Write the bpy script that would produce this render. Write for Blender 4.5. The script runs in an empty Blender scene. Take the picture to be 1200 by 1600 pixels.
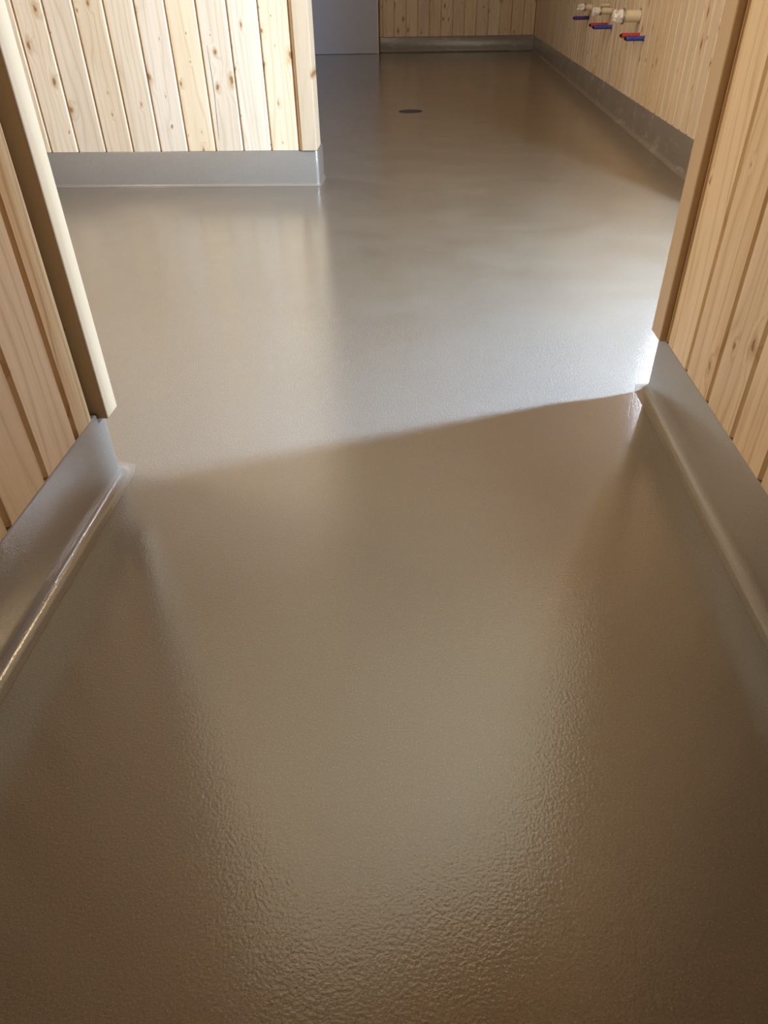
import bpy, bmesh, math, random
from mathutils import Vector, Matrix
random.seed(7)
S = 1.2                      # survey units -> metres
C = bpy.context.scene.collection
sc = bpy.context.scene

# ------------------------------------------------------------------ camera
cam = bpy.data.cameras.new('camera'); co = bpy.data.objects.new('camera', cam); C.objects.link(co)
r = Vector((0.99881948, 0.04583432, -0.0160889)); u = Vector((-0.01496117, 0.60537668, 0.79579849))
d = Vector((-0.04621473, 0.79461833, -0.60534776))
co.matrix_world = Matrix(((r.x, u.x, -d.x, 0), (r.y, u.y, -d.y, 0), (r.z, u.z, -d.z, 0.6*S), (0, 0, 0, 1)))
cam.sensor_fit = 'VERTICAL'; cam.sensor_height = 32.0; cam.lens = 1101.0*32.0/1600.0
cam.clip_start = 0.02
sc.camera = co

# ------------------------------------------------------------------ world, lights, exposure
w = bpy.data.worlds.new('world'); sc.world = w; w.use_nodes = True
w.node_tree.nodes['Background'].inputs[0].default_value = (0.55, 0.72, 1.0, 1)
w.node_tree.nodes['Background'].inputs[1].default_value = 0.6

def area(name, loc, target, sx, sy, power, col):
    l = bpy.data.lights.new(name, 'AREA'); l.shape = 'RECTANGLE'; l.size = sx; l.size_y = sy
    l.energy = power; l.color = col
    o = bpy.data.objects.new(name, l); C.objects.link(o)
    o.location = Vector(loc)*S
    o.rotation_euler = (Vector(target)*S - o.location).to_track_quat('-Z', 'Y').to_euler()
    return o
# daylight coming in through the side doorway (just out of frame on the right)
area('doorway_daylight', (1.16, 1.455, 0.80), (-0.4, 1.97, 0.45), 0.06, 0.5, 168, (0.47, 0.70, 1.0))
# low pane of the same side wall, hidden behind the near right wall
area('low_window_daylight', (0.95, 2.42, 0.58), (0.3, 1.5, 0.0), 0.14, 0.18, 7.5, (0.76, 0.86, 1.0))
# unseen fills beside the opening, added to warm and brighten the corridor boards
area('room_fill_right', (0.92, 2.0, 1.45), (-0.454, 0.5, 0.9), 0.45, 0.45, 12, (1.0, 0.75, 0.46))
area('room_fill_left', (-1.6, 1.3, 1.45), (0.411, 0.75, 0.6), 0.45, 0.45, 23, (1.0, 0.78, 0.52))
area('passage_fill', (-1.2, 3.3, 1.95), (-0.3, 4.9, 0.2), 0.2, 0.2, 24, (1.0, 0.91, 0.82))  # unseen fill added to brighten the back wall and the door
area('passage_grazing_fill', (0.72, 2.05, 1.5), (0.3, 8.0, 0.6), 0.2, 0.2, 9, (1.0, 0.91, 0.82))  # added grazing fill that picks out the board bevels on the far right wall

sc.view_settings.view_transform = 'Standard'; sc.view_settings.look = 'None'
sc.view_settings.gamma = 1.0; sc.view_settings.use_curve_mapping = False
sc.view_settings.exposure = 0.0

# ------------------------------------------------------------------ materials
def nodes(name):
    m = bpy.data.materials.new(name); m.use_nodes = True
    nt = m.node_tree; b = nt.nodes['Principled BSDF']
    return m, nt, b
def N(nt, t, **kw):
    n = nt.nodes.new(t)
    for k, v in kw.items():
        if k in n.inputs: n.inputs[k].default_value = v
        else: setattr(n, k, v)
    return n
def math_(nt, op, a, b=None, c=None):
    n = nt.nodes.new('ShaderNodeMath'); n.operation = op
    for i, v in enumerate((a, b, c)):
        if v is None: continue
        if isinstance(v, (int, float)): n.inputs[i].default_value = v
        else: nt.links.new(v, n.inputs[i])
    return n.outputs[0]
def mixc(nt, f, a, b):
    n = nt.nodes.new('ShaderNodeMix'); n.data_type = 'RGBA'
    for k, v in ((0, f), (6, a), (7, b)):
        if isinstance(v, (int, float)): n.inputs[k].default_value = v
        elif isinstance(v, tuple): n.inputs[k].default_value = (*v, 1)
        else: nt.links.new(v, n.inputs[k])
    return n.outputs[2]
def sstep(nt, v, lo, hi, a=0.0, b=1.0):
    n = nt.nodes.new('ShaderNodeMapRange'); n.interpolation_type = 'SMOOTHSTEP'
    nt.links.new(v, n.inputs[0])
    for i, x in enumerate((lo, hi, a, b)): n.inputs[1+i].default_value = x
    return n.outputs[0]

def wood(name, light, dark, knot=(0.30, 0.14, 0.045), knots=0.30, grain=1.0, rough=0.5, ksize=1.0, tint=0.10):
    m, nt, b = nodes(name)
    tc = N(nt, 'ShaderNodeTexCoord'); oi = N(nt, 'ShaderNodeObjectInfo')
    off = N(nt, 'ShaderNodeVectorMath', operation='SCALE'); off.inputs[0].default_value = (37.0, 11.0, 23.0)
    nt.links.new(oi.outputs['Random'], off.inputs['Scale'])
    add = N(nt, 'ShaderNodeVectorMath', operation='ADD')
    nt.links.new(tc.outputs['Object'], add.inputs[0]); nt.links.new(off.outputs[0], add.inputs[1])
    P = add.outputs[0]
    def scaled(x, y, z):
        v = N(nt, 'ShaderNodeVectorMath', operation='MULTIPLY'); v.inputs[1].default_value = (x, y, z)
        nt.links.new(P, v.inputs[0]); return v.outputs[0]
    # knots: sparse voronoi cells, a little taller than wide
    vo = N(nt, 'ShaderNodeTexVoronoi', Scale=1.0, voronoi_dimensions='2D')
    kx = N(nt, 'ShaderNodeSeparateXYZ'); nt.links.new(scaled(17, 1, 8.5), kx.inputs[0])
    wob = N(nt, 'ShaderNodeTexNoise', Scale=1.0, Detail=2.0); nt.links.new(scaled(60, 1, 40), wob.inputs['Vector'])
    kc = N(nt, 'ShaderNodeCombineXYZ')
    nt.links.new(math_(nt, 'ADD', kx.outputs[0], math_(nt, 'MULTIPLY', wob.outputs[0], 0.30)), kc.inputs[0])
    nt.links.new(math_(nt, 'ADD', kx.outputs[2], math_(nt, 'MULTIPLY', wob.outputs[0], 0.24)), kc.inputs[1])
    nt.links.new(kc.outputs[0], vo.inputs['Vector'])
    dist = vo.outputs['Distance']
    sep = N(nt, 'ShaderNodeSeparateColor'); nt.links.new(vo.outputs['Color'], sep.inputs[0])
    on = math_(nt, 'GREATER_THAN', sep.outputs[0], 1.0-knots)
    rad = math_(nt, 'MULTIPLY_ADD', math_(nt, 'POWER', sep.outputs[1], 2.6), 0.15*ksize, 0.028*ksize)
    q = math_(nt, 'DIVIDE', dist, rad)
    core = math_(nt, 'MULTIPLY', sstep(nt, q, 1.0, 0.55), on)
    halo = math_(nt, 'MULTIPLY', sstep(nt, q, 2.6, 0.8), on)
    # grain: stretched noise bent around the knots
    bend = math_(nt, 'MULTIPLY', sstep(nt, q, 5.0, 0.0), on)
    lowf = N(nt, 'ShaderNodeTexNoise', Scale=1.0, Detail=2.0); nt.links.new(scaled(9, 9, 1.1), lowf.inputs['Vector'])
    sx = N(nt, 'ShaderNodeSeparateXYZ'); nt.links.new(P, sx.inputs[0])
    gx = math_(nt, 'ADD', math_(nt, 'MULTIPLY', sx.outputs[0], 30.0),
               math_(nt, 'ADD', math_(nt, 'MULTIPLY', lowf.outputs[0], 5.5), math_(nt, 'MULTIPLY', bend, 1.1)))
    rings = math_(nt, 'PINGPONG', gx, 0.5)
    rings = math_(nt, 'POWER', math_(nt, 'MULTIPLY', rings, 2.0), 5.0)
    fine = N(nt, 'ShaderNodeTexNoise', Scale=1.0, Detail=4.0, Roughness=0.65); nt.links.new(scaled(230, 230, 5), fine.inputs['Vector'])
    broad = N(nt, 'ShaderNodeTexNoise', Scale=1.0, Detail=2.0); nt.links.new(scaled(14, 14, 1.6), broad.inputs['Vector'])
    g = math_(nt, 'ADD', math_(nt, 'MULTIPLY', rings, 0.60*grain), math_(nt, 'MULTIPLY', sstep(nt, fine.outputs[0], 0.40, 0.70), 0.30*grain))
    g = math_(nt, 'ADD', g, math_(nt, 'MULTIPLY', sstep(nt, broad.outputs[0], 0.35, 0.75), 0.35))
    col = mixc(nt, g, light, dark)
    hs = N(nt, 'ShaderNodeHueSaturation')
    r2 = math_(nt, 'FRACT', math_(nt, 'MULTIPLY', oi.outputs['Random'], 17.13))
    nt.links.new(math_(nt, 'MULTIPLY_ADD', oi.outputs['Random'], tint*1.2, 1.0-tint*0.6), hs.inputs['Value'])
    nt.links.new(math_(nt, 'MULTIPLY_ADD', r2, tint*2.2, 1.0-tint*1.1), hs.inputs['Saturation'])
    nt.links.new(col, hs.inputs['Color'])
    warm = (dark[0]*0.78, dark[1]*0.62, dark[2]*0.42)
    col = mixc(nt, math_(nt, 'MULTIPLY', halo, 0.55), hs.outputs[0], warm)
    col = mixc(nt, math_(nt, 'MULTIPLY', core, 0.9), col, knot)
    nt.links.new(col, b.inputs['Base Color'])
    b.inputs['Roughness'].default_value = rough
    b.inputs['Specular IOR Level'].default_value = 0.3
    bp = N(nt, 'ShaderNodeBump', Strength=0.25, Distance=0.0008)
    nt.links.new(fine.outputs[0], bp.inputs['Height']); nt.links.new(bp.outputs[0], b.inputs['Normal'])
    return m

M = {}
M['pine'] = wood('pine_boards', (0.83, 0.655, 0.46), (0.64, 0.455, 0.27))
M['pine_few'] = wood('pine_boards_with_few_knots', (0.84, 0.665, 0.46), (0.60, 0.405, 0.22), knots=0.26)
M['pine_straight'] = wood('straight_grained_pine', (0.74, 0.56, 0.36), (0.50, 0.33, 0.17), knots=0.04, grain=1.6)
M['pine_trim'] = wood('pine_trim', (0.61, 0.445, 0.28), (0.49, 0.335, 0.19), knots=0.05, grain=0.5, tint=0.03)
M['dark_backing'] = wood('wall_backing', (0.06, 0.035, 0.018), (0.04, 0.024, 0.012), knots=0.0)

def resin(name, col, rough, bump, scale, spec=0.5, smear=0.0, fleck=0.0, coat=0.0, cior=1.6):
    m, nt, b = nodes(name)
    geo = N(nt, 'ShaderNodeNewGeometry')
    P = geo.outputs['Position']
    def noise(s, det=2.0, ro=0.5):
        n = N(nt, 'ShaderNodeTexNoise', Scale=s, Detail=det, Roughness=ro); nt.links.new(P, n.inputs['Vector']); return n.outputs[0]
    big = noise(2.3, 3.0); grain = noise(scale, 5.0, 0.72); grit = noise(scale*1.7, 2.0)
    c = mixc(nt, sstep(nt, big, 0.3, 0.7, 0.0, 1.0), tuple(x*0.95 for x in col), tuple(min(1, x*1.05) for x in col))
    if fleck:
        c = mixc(nt, sstep(nt, grit, 0.60, 0.72, 0.0, fleck), c, tuple(min(1, x*2.6) for x in col))
        c = mixc(nt, sstep(nt, grit, 0.40, 0.28, 0.0, fleck), c, tuple(x*0.35 for x in col))
    if smear:
        sm = N(nt, 'ShaderNodeTexNoise', Scale=1.0, Detail=4.0, Roughness=0.6)
        mp = N(nt, 'ShaderNodeVectorMath', operation='MULTIPLY'); mp.inputs[1].default_value = (7.0, 7.0, 20.0)
        nt.links.new(P, mp.inputs[0]); nt.links.new(mp.outputs[0], sm.inputs['Vector'])
        c = mixc(nt, sstep(nt, sm.outputs[0], 0.53, 0.72, 0.0, smear), c, tuple(min(1, x*2.2+0.02) for x in col))
    nt.links.new(c, b.inputs['Base Color'])
    nt.links.new(sstep(nt, noise(5.0, 4.0), 0.25, 0.75, rough*0.88, rough*1.12), b.inputs['Roughness'])
    b.inputs['Specular IOR Level'].default_value = spec
    b.inputs['IOR'].default_value = 1.8 if cior > 2 else 1.45
    vor = N(nt, 'ShaderNodeTexVoronoi', Scale=scale*0.9, feature='SMOOTH_F1'); nt.links.new(P, vor.inputs['Vector'])
    h = math_(nt, 'ADD', math_(nt, 'MULTIPLY', grain, 1.0), math_(nt, 'MULTIPLY', vor.outputs['Distance'], -0.12))
    bp = N(nt, 'ShaderNodeBump', Strength=1.0, Distance=bump)
    nt.links.new(h, bp.inputs['Height']); nt.links.new(bp.outputs[0], b.inputs['Normal'])
    if coat:                                   # clear glossy sealer that half fills the grain
        b.inputs['Coat Weight'].default_value = coat; b.inputs['Coat Roughness'].default_value = 0.13
        b.inputs['Coat IOR'].default_value = cior
        b2 = N(nt, 'ShaderNodeBump', Strength=1.0, Distance=0.00028)
        nt.links.new(noise(scale*0.95, 2.0, 0.5), b2.inputs['Height']); nt.links.new(b2.outputs[0], b.inputs['Coat Normal'])
    return m
M['floor'] = resin('resin_floor', (0.140, 0.098, 0.054), 0.46, 0.0030, 290.0, spec=1.0, fleck=0.9, coat=1.0, cior=2.3)
M['cove'] = resin('resin_skirting', (0.25, 0.208, 0.165), 0.42, 0.0010, 400.0, spec=0.3, fleck=0.3, coat=1.0, cior=1.8)
M['cove_scuffed'] = resin('scuffed_resin_skirting', (0.24, 0.20, 0.160), 0.42, 0.0010, 400.0, spec=0.5, smear=0.5, coat=0.6)

def plain(name, col, rough=0.5, metal=0.0, spec=0.5, var=0.06, scale=40.0):
    m, nt, b = nodes(name)
    tc = N(nt, 'ShaderNodeTexCoord')
    n = N(nt, 'ShaderNodeTexNoise', Scale=scale, Detail=3.0); nt.links.new(tc.outputs['Object'], n.inputs['Vector'])
    c = mixc(nt, n.outputs[0], tuple(x*(1-var) for x in col), tuple(min(1, x*(1+var)) for x in col))
    nt.links.new(c, b.inputs['Base Color'])
    b.inputs['Roughness'].default_value = rough; b.inputs['Metallic'].default_value = metal
    b.inputs['Specular IOR Level'].default_value = spec
    return m
M['door'] = plain('grey_painted_door', (0.56, 0.57, 0.66), 0.4)
M['ceiling'] = plain('pale_wood_ceiling', (0.80, 0.59, 0.34), 0.8, scale=6)
M['plaster'] = plain('plain_wall', (0.60, 0.48, 0.34), 0.7, scale=6)
M['cream'] = plain('cream_plastic_pipe', (0.74, 0.62, 0.43), 0.4)
M['white_plastic'] = plain('white_plastic', (0.80, 0.74, 0.66), 0.35)
M['steel'] = plain('steel', (0.45, 0.43, 0.40), 0.35, metal=1.0)
M['red'] = plain('red_plastic_sleeve', (0.50, 0.035, 0.04), 0.4)
M['blue'] = plain('blue_plastic_sleeve', (0.035, 0.055, 0.32), 0.4)
M['purple'] = plain('violet_plastic_sleeve', (0.05, 0.03, 0.20), 0.4)
M['black'] = plain('black_void', (0.012, 0.010, 0.009), 0.85, spec=0.1)
M['grate'] = plain('dark_drain_metal', (0.06, 0.045, 0.035), 0.9, metal=0.0, spec=0.05)

# ------------------------------------------------------------------ helpers
def obj(name, bm, mat, parent=None, smooth=False):
    me = bpy.data.meshes.new(name); bmesh.ops.recalc_face_normals(bm, faces=bm.faces[:]) ; bm.to_mesh(me); bm.free()
    if smooth:
        for p in me.polygons: p.use_smooth = True
    me.materials.append(mat)
    o = bpy.data.objects.new(name, me); C.objects.link(o)
    if parent is not None: o.parent = parent
    return o
def tag(o, label=None, cat=None, group=None, kind=None):
    for k, v in (('label', label), ('category', cat), ('group', group), ('kind', kind)):
        if v: o[k] = v
    return o
def box(bm, a, b):
    vs = [bm.verts.new((x, y, z)) for x in (a[0], b[0]) for y in (a[1], b[1]) for z in (a[2], b[2])]
    for f in ((0, 1, 3, 2), (4, 6, 7, 5), (0, 4, 5, 1), (2, 3, 7, 6), (0, 2, 6, 4), (1, 5, 7, 3)):
        bm.faces.new([vs[i] for i in f])
    return bm
def boxo(name, a, b, mat, parent=None, bevel=0.0):
    bm = box(bmesh.new(), Vector(a)*S, Vector(b)*S)
    if bevel: bmesh.ops.bevel(bm, geom=bm.edges[:], offset=bevel, segments=3, profile=0.5, affect='EDGES')
    return obj(name, bm, mat, parent)
def prism(pts, z0, z1):
    """closed outline pts (x, y) extruded from z0 to z1"""
    bm = bmesh.new()
    lo = [bm.verts.new((x, y, z0)) for x, y in pts]; hi = [bm.verts.new((x, y, z1)) for x, y in pts]
    n = len(pts)
    for i in range(n): bm.faces.new((lo[i], lo[(i+1) % n], hi[(i+1) % n], hi[i]))
    bm.faces.new(lo[::-1]); bm.faces.new(hi)
    return bm
CH, CD, LIP = 0.0050, 0.0070, 0.0022   # chamfer width, chamfer depth, recessed lip
TH = 0.014
def board_bm(width, height):
    # local frame: x along the wall, face at y = 0 looking to -y, back at y = TH
    e = 0.0003
    return prism([(e, 0.0115), (LIP, 0.0115), (LIP, CD), (LIP+CH, 0), (width-LIP-CH, 0), (width-LIP, CD), (width-LIP, 0.0115), (width-e, 0.0115),
                  (width-e, TH), (e, TH)], 0, height)
def boards(wall, origin, direction, edges, z0, z1, mat_fn, short=()):
    """vertical boards on a wall: origin/direction in survey units, edges = joint positions along direction"""
    cache = {}
    dirv = Vector((direction[0], direction[1], 0)).normalized()
    ang = math.atan2(dirv.y, dirv.x)
    for i in range(len(edges)-1):
        a, b = edges[i], edges[i+1]
        wd = round((b-a-(0.008 if i in short else 0))*S, 4)
        mat = mat_fn(i)
        key = (wd, mat.name)
        if key not in cache:
            o = obj('board', board_bm(wd, (z1-z0)*S), mat, wall); cache[key] = o
        else:
            o = cache[key].copy(); C.objects.link(o); o.parent = wall
        p = Vector((origin[0], origin[1], 0)) + dirv*a
        o.location = (p.x*S, p.y*S, z0*S); o.rotation_euler = (0, 0, ang)

def cove_strip(name, path, corners, height, rad, mat, top=0.004, seg=7, crad=0.012):
    """resin skirting with a coved foot, swept along a 2D path (survey units).
    path: list of (x, y); the exposed side lies to the LEFT of the walking direction."""
    H = height*S; R = rad*S
    prof = [(-0.004, H), (top*0.6, H), (top, H-0.003)]
    prof.append((top, R+0.004))
    for k in range(1, seg+1):
        t = k/seg*math.pi/2
        prof.append((top+R*(1-math.cos(t)), 0.0006+R*(1-math.sin(t))+0.0004))
    prof.append((top+R+(0.003 if R > 0.012 else 0.0003), 0.0004))
    prof.append((-0.004, 0.0004))
    # stations: (point, normal-direction, mitre factor)
    st = []
    n = len(path)
    P = [Vector((x*S, y*S)) for x, y in path]
    for i in range(n):
        if i == 0: t = (P[1]-P[0]).normalized(); st.append((P[0], Vector((-t.y, t.x)), 1.0)); continue
        if i == n-1: t = (P[-1]-P[-2]).normalized(); st.append((P[-1], Vector((-t.y, t.x)), 1.0)); continue
        t0 = (P[i]-P[i-1]).normalized(); t1 = (P[i+1]-P[i]).normalized()
        n0 = Vector((-t0.y, t0.x)); n1 = Vector((-t1.y, t1.x))
        turn = t0.x*t1.y - t0.y*t1.x
        mit = 1.0/max(0.2, (n0+n1).normalized().dot(n0))
        if turn < 0:                       # convex corner: small rounding on the face, pointed foot
            rr = crad
            cen = P[i] - (n0+n1).normalized()*mit*rr
            for k in range(7):
                a = k/6
                nn = (n0*math.cos(a*math.pi/2)+n1*math.sin(a*math.pi/2)).normalized()
                f = 1.0/max(nn.dot(n0), nn.dot(n1))
                st.append((cen + nn*rr, nn, 1.0+(f-1.0)*0.9))
        else:
            st.append((P[i], (n0+n1).normalized(), mit))
    bm = bmesh.new(); rows = []
    for p, nn, f in st:
        rows.append([bm.verts.new((p.x+nn.x*o*f, p.y+nn.y*o*f, z)) for o, z in prof])
    m = len(prof)
    for a, b in zip(rows, rows[1:]):
        for j in range(m): bm.faces.new((a[j], b[j], b[(j+1) % m], a[(j+1) % m]))
    bm.faces.new(rows[0]); bm.faces.new(rows[-1][::-1])
    o = obj(name, bm, mat)
    for p in o.data.polygons: p.use_smooth = len(p.vertices) == 4
    es = o.modifiers.new('edges', 'EDGE_SPLIT'); es.split_angle = math.radians(50)
    return o

# ------------------------------------------------------------------ structure
CEIL = 2.0
XL, XR = -0.454, 0.411             # faces of the skirting in the near corridor
YL, YR = 0.886, 1.166              # ends of the two near walls
YC, XC = 2.732, -0.370             # face and corner of the wall ahead
YB = 8.22                          # far wall
def wx(y): return 0.962 + 0.0186*(y-2.873)     # far right wall runs slightly askew

# floor with a round opening for the drain
DX, DY, DR = -0.067, 4.459, 0.066
bm = bmesh.new(); n = 32; q = 0.12
x0, x1, y0, y1 = -3.4, 3.0, -1.6, 8.6
def sq(a):
    c, s = math.cos(a), math.sin(a); k = q/max(abs(c), abs(s)); return (DX+c*k, DY+s*k)
ring = [bm.verts.new(((DX+DR*math.cos(2*math.pi*i/n))*S, (DY+DR*math.sin(2*math.pi*i/n))*S, 0)) for i in range(n)]
outer = [bm.verts.new((sq(2*math.pi*i/n)[0]*S, sq(2*math.pi*i/n)[1]*S, 0)) for i in range(n)]
for i in range(n): bm.faces.new((ring[i], outer[i], outer[(i+1) % n], ring[(i+1) % n]))
def quad(a, b, c_, d_):
    bm.faces.new([bm.verts.new((p[0]*S, p[1]*S, 0)) for p in (a, b, c_, d_)])
quad((x0, y0), (x1, y0), (x1, DY-q), (x0, DY-q)); quad((x0, DY+q), (x1, DY+q), (x1, y1), (x0, y1))
quad((x0, DY-q), (DX-q, DY-q), (DX-q, DY+q), (x0, DY+q)); quad((DX+q, DY-q), (x1, DY-q), (x1, DY+q), (DX+q, DY+q))
floor = obj('floor', bm, M['floor'])
tag(floor, 'glossy taupe resin floor with a fine grainy finish running through the rooms', 'floor', kind='structure')

ceil = boxo('ceiling', (-3.4, -1.6, CEIL), (3.0, 8.6, CEIL+0.05), M['ceiling'])
tag(ceil, 'plain wooden ceiling above the corridor and the room', 'ceiling', kind='structure')

BT = TH/S                          # board thickness in survey units
# near left wall
wl = boxo('wall_left', (-0.62, -1.6, 0), (XL-BT+0.0005, YL, CEIL), M['dark_backing'])
tag(wl, 'near left corridor wall clad in vertical pine boards', 'wall', kind='structure')
e = [0.837, 0.782, 0.687, 0.591] + [0.591-0.0965*k for k in range(1, 19)]
# walking from far to near so that the face looks into the corridor
boards(wl, (XL+0.0035, 0), (0, 1), sorted(e), 0.1185, 1.98,
       lambda i: M['pine_straight'] if i >= len(e)-2-0 else (M['pine_few'] if i % 3 else M['pine']))
for o in list(wl.children): o.rotation_euler = (0, 0, math.pi/2)
# near right wall (a thick block; it runs on behind to the right)
wr = boxo('wall_right', (XR+BT-0.001, -1.6, 0), (1.25, YR, CEIL), M['dark_backing'])
tag(wr, 'near right corridor wall clad in vertical pine boards', 'wall', kind='structure')
e = [1.109, 1.007, 0.907, 0.808, 0.711] + [0.711-0.0995*k for k in range(1, 19)]
boards(wr, (XR-0.0035, 0), (0, -1), [-y for y in [1.1195]+e], 0.1125, 1.98, lambda i: M['pine_few'])

# wall ahead on the left
wm = boxo('wall_middle', (-3.3, YC+BT-0.001, 0), (XC-0.006, YC+0.14, CEIL), M['dark_backing'])
tag(wm, 'pale knotty pine wall ahead that ends in a corner by the passage', 'wall', kind='structure')
e = [-0.431-0.0992*k for k in range(0, 24)][::-1]
boards(wm, (0, YC-0.0035), (1, 0), e + [-0.3735], 0.1165, 1.98, lambda i: M['pine'])
# wall behind the passage
wb = boxo('wall_back', (-1.56, YB+BT-0.001, 0), (1.30, YB+0.12, CEIL), M['dark_backing'])
tag(wb, 'far wall of knotty pine boards at the end of the passage', 'wall', kind='structure')
boards(wb, (0, YB-0.002), (1, 0), [-0.431, -0.394] + [-0.394+0.1115*k for k in range(1, 14)], 0.128, 1.98, lambda i: M['pine'])
# right wall of the far room (askew); its boards
ya, yb = 2.10, YB+0.02
sk = math.atan2(-0.0186, 1.0)
pr = [(wx(ya)+BT, ya), (wx(yb)+BT, yb), (wx(yb)+0.25, yb), (wx(ya)+0.25, ya)]
ws = obj('wall_far_right', prism([(x*S, y*S) for x, y in pr], 0, CEIL*S), M['dark_backing'])
tag(ws, 'long pine wall with pipe stubs along the right of the far room', 'wall', kind='structure')
L = (yb-ya)*math.hypot(1, 0.0186)
eds = [0.0]; s = 0.0
while s + 0.0985 < L-0.02:
    s += 0.0985; eds.append(s)
# directions: walk from far to near, face to -x
ux, uy = -0.0186, -1.0
boards(ws, (wx(yb)-0.0035, yb-0.004), (ux, uy), eds, 0.122, 1.98, lambda i: M['pine_few'] if i % 2 else M['pine'], short=(round((yb-4.49)/0.0985)-1,))

# enclosing walls out of frame
def shell(name, a, b, label):
    tag(boxo(name, a, b, M['plaster']), label, 'wall', kind='structure')
shell('wall_near', (-0.7, -1.7, 0), (1.3, -1.6, CEIL), 'plain end wall of the corridor behind the viewer')
shell('wall_far_left', (-3.4, 0.8, 0), (-3.3, 8.4, CEIL), 'plain side wall of the room to the left')
shell('wall_room_front', (-3.3, 0.78, 0), (-0.62, YL, CEIL), 'plain wall of the room behind the near left wall')
shell('wall_passage', (-1.55, YC+0.14, 0), (-1.45, 8.4, CEIL), 'plain side wall of the passage behind the wall ahead')
shell('wall_doorway', (0.965, YR, 1.75), (1.24, 2.10, CEIL), 'plain wall above the side doorway')

# skirtings
def base(name, path, h, mat, label, rad=0.0165, crad=0.012):
    return tag(cove_strip(name, path, None, h, rad, mat, crad=crad), label, 'skirting', kind='structure')
base('baseboard_left', [(-0.75, YL), (XL, YL), (XL, -1.6)][::1], 0.1175, M['cove'], 'grey coved resin skirting at the foot of the near left wall', crad=0.028)
base('baseboard_right', [(XR, -1.6), (XR, YR), (1.0, YR)], 0.1115, M['cove'], 'grey coved resin skirting at the foot of the near right wall', crad=0.02)
base('baseboard_middle', [(XC, YC+0.14), (XC, YC), (-3.2, YC)], 0.1155, M['cove'], 'pale grey coved resin skirting below the wall ahead', rad=0.009)
base('baseboard_back', [(wx(2.12), 2.12), (wx(YB-0.0), YB-0.0), (-0.43, YB)], 0.126, M['cove_scuffed'], 'dark scuffed resin skirting round the far room')

# corner trims
def trim(name, a, b, bev, label):
    o = boxo(name, a, b, M['pine_trim'], bevel=bev)
    return tag(o, label, 'trim', kind='structure')
trim('trim_1', (XL-0.010, 0.852, 0.1085), (-0.4365, YL+0.003, 1.98), 0.0025, 'round-edged pine corner trim at the end of the near left wall')
trim('trim_2', (0.3965, 1.119, 0.1105), (XR+0.010, YR+0.003, 1.98), 0.003, 'square pine corner trim at the end of the near right wall')
trim('trim_3', (-0.4195, YC-0.0135, 0.1165), (XC+0.002, YC+0.10, 1.98), 0.002, 'narrow pine corner trim on the end of the wall ahead')

# grey door at the end of the passage
dr = bpy.data.objects.new('door_1', None); C.objects.link(dr); dr.location = (-1.16*S, 8.17*S, 0)
tag(dr, 'plain grey door beside the far pine wall', 'door', kind='structure')
def dpart(name, a, b, mat, bev=0.002):
    o = boxo(name, (a[0]+1.16, a[1]-8.17, a[2]), (b[0]+1.16, b[1]-8.17, b[2]), mat, dr, bev); return o
dpart('door_leaf', (-1.14, 8.125, 0.002), (-0.447, 8.165, 1.70), M['door'])
dpart('door_frame', (-0.446, 8.118, 0.001), (-0.4325, 8.205, 1.74), M['white_plastic'], 0.001)

# ------------------------------------------------------------------ floor drain
fd = bpy.data.objects.new('floor_drain', None); C.objects.link(fd); fd.location = (DX*S, DY*S, 0)
tag(fd, 'round dark floor drain sunk in the resin floor of the passage', 'drain')
def lathe(prof, n=32, axis='z'):
    bm = bmesh.new(); rows = []
    for rr, z in prof:
        if rr < 1e-6: rows.append([bm.verts.new((0, 0, z) if axis == 'z' else (-z, 0, 0))]); continue
        row = []
        for i in range(n):
            a = 2*math.pi*i/n
            row.append(bm.verts.new((rr*math.cos(a), rr*math.sin(a), z) if axis == 'z' else (-z, rr*math.cos(a), rr*math.sin(a))))
        rows.append(row)
    for a, b in zip(rows, rows[1:]):
        if len(a) == 1 and len(b) == 1: continue
        for i in range(n):
            j = (i+1) % n
            if len(a) == 1: bm.faces.new((a[0], b[i], b[j]))
            elif len(b) == 1: bm.faces.new((a[i], b[0], a[j]))
            else: bm.faces.new((a[i], b[i], b[j], a[j]))
    return bm
R0 = DR*S
obj('bowl', lathe([(R0*0.995, -0.001), (R0*0.97, -0.03), (R0*0.5, -0.05), (0, -0.05)]), M['black'], fd, True)
obj('rim', lathe([(R0*1.0, -0.003), (R0*1.0, 0.0012), (R0*0.93, 0.0012), (R0*0.9, -0.006), (R0*0.96, -0.006)]), M['grate'], fd)
obj('strainer', lathe([(R0*0.9, -0.010), (R0*0.9, -0.007), (R0*0.72, -0.007), (R0*0.72, -0.010), (R0*0.9, -0.010)]), M['grate'], fd)
for k in range(5):
    bm = bmesh.new(); yy = (k-2)*R0*0.28; hl = math.sqrt(max(0.01, (R0*0.88)**2-yy*yy))
    box(bm, (-hl, yy-0.004, -0.010), (hl, yy+0.004, -0.0072))
    obj('bar', bm, M['grate'], fd)

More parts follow.
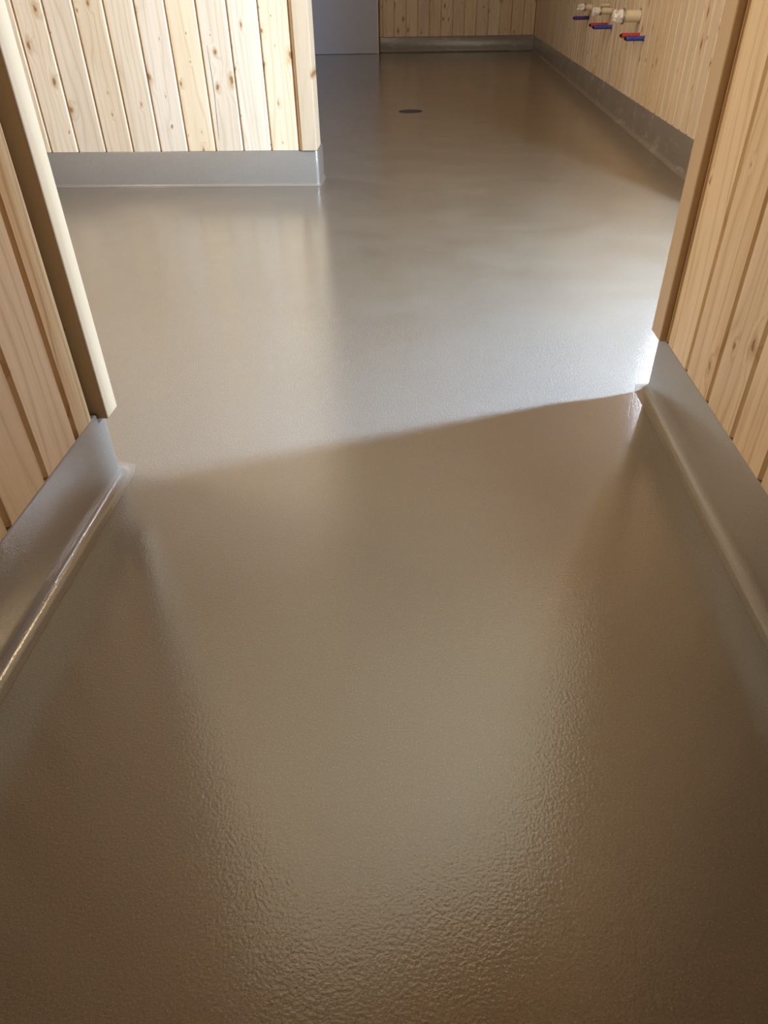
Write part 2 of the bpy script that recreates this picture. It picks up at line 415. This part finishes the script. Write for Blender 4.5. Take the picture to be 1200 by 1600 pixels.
# ------------------------------------------------------------------ pipe stubs on the far right wall
def on_wall(y, z): return Vector((wx(y)*S, y*S, z*S))
def stub_empty(name, y, z, label, cat, group):
    o = bpy.data.objects.new(name, None); C.objects.link(o); o.location = on_wall(y, z); o.rotation_euler = (0, 0, sk)
    return tag(o, label, cat, group)
def drain_pipe(y, z, rad, length, label, capped=True):
    o = stub_empty('drain_pipe', y, z, label, 'pipe', 'drain pipe stubs on the far right wall')
    L_ = length; rr = rad
    obj('tube', lathe([(rr, -0.014), (rr, L_), (rr*0.9, L_), (rr*0.9, 0.0)], 24, 'x'), M['cream'], o, False)
    for p in o.children[-1].data.polygons: p.use_smooth = True
    o.children[-1].modifiers.new('edges', 'EDGE_SPLIT').split_angle = math.radians(40)
    obj('wall_collar', lathe([(rr*1.03, -0.002), (rr*1.28, -0.002), (rr*1.28, 0.004), (rr*1.03, 0.005)], 24, 'x'), M['steel'], o)
    if capped:
        # crumpled white wrapping pulled over the open end, held by a clamp
        bm = lathe([(rr*1.05, L_-0.012), (rr*1.18, L_-0.004), (rr*1.12, L_+0.010), (rr*1.02, L_+0.020), (rr*1.2, L_+0.032), (rr*0.7, L_+0.040), (0, L_+0.037)], 18, 'x')
        rnd = random.Random(int(y*100))
        for v in bm.verts:
            if -v.co.x > L_: v.co += Vector((rnd.uniform(-.006, .006), rnd.uniform(-.2, .2)*rr, rnd.uniform(-.2, .2)*rr))
        w_ = obj('end_wrapping', bm, M['white_plastic'], o); w_['label'] = 'crumpled white wrapping'
        obj('clamp', lathe([(rr*1.2, L_-0.016), (rr*1.32, L_-0.016), (rr*1.32, L_-0.006), (rr*1.2, L_-0.006), (rr*1.2, L_-0.016)], 20, 'x'), M['steel'], o)
    return o
drain_pipe(3.955, 0.437, 0.028, 0.106, 'large cream drain pipe stub nearest the doorway, white wrapping on its end')
drain_pipe(4.619, 0.434, 0.0175, 0.085, 'cream drain pipe stub with white wrapped end, between two wrapped stubs')
drain_pipe(4.70, 0.456, 0.010, 0.062, 'thin bare cream pipe stub just above the middle wrapped drain pipe', capped=False)
drain_pipe(5.232, 0.432, 0.0185, 0.066, 'greyish drain pipe stub with wrapped end, farthest along the wall')
def sleeve(y, z, length, mat, label):
    o = stub_empty('pipe_sleeve', y, z, label, 'pipe', 'coloured pipe sleeves on the far right wall')
    prof = [(0.0105, -0.014)]
    k = 0.0
    while k < length-0.008:
        prof += [(0.0105, k), (0.0125, k+0.003), (0.0125, k+0.006), (0.0105, k+0.008)]; k += 0.010
    prof += [(0.0125, length), (0.009, length), (0.009, length-0.03)]
    obj('conduit', lathe(prof, 16, 'x'), mat, o, True)
    obj('inner_pipe', lathe([(0.0075, 0.0), (0.0075, length+0.008), (0.005, length+0.008), (0.005, length-0.02), (0, length-0.02)], 16, 'x'), M['black'], o)
    obj('wall_plug', lathe([(0.0128, -0.002), (0.0165, -0.002), (0.0165, 0.003), (0.0128, 0.004)], 16, 'x'), M['black'], o)
    return o
sleeve(3.905, 0.367, 0.100, M['red'], 'bright red pipe sleeve below the large nearest drain pipe')
sleeve(3.810, 0.361, 0.098, M['blue'], 'bright blue pipe sleeve below the large nearest drain pipe')
sleeve(4.683, 0.370, 0.113, M['red'], 'red pipe sleeve behind the blue one under the middle drain pipe')
sleeve(4.554, 0.367, 0.117, M['blue'], 'blue pipe sleeve under the middle wrapped drain pipe')
sleeve(5.293, 0.377, 0.110, M['purple'], 'violet blue pipe sleeve under the farthest drain pipe')

# a long drying crack in the seventh visible board of the wall ahead
bm = bmesh.new()
pts = [(-0.708, 0.43, 0.0004), (-0.706, 0.36, 0.0011), (-0.705, 0.30, 0.0009), (-0.709, 0.22, 0.0010), (-0.712, 0.15, 0.0004)]
rows = []
for x, z, hw in pts:
    rows.append([bm.verts.new(((x*S)+dx*hw, (YC-0.0035)*S+dy, z*S)) for dx, dy in ((-1, -0.0002), (1, -0.0002), (1, 0.002), (-1, 0.002))])
for p, q_ in zip(rows, rows[1:]):
    for k in range(4): bm.faces.new((p[k], p[(k+1) % 4], q_[(k+1) % 4], q_[k]))
bm.faces.new(rows[0]); bm.faces.new(rows[-1][::-1])
obj('crack', bm, M['dark_backing'], wm)
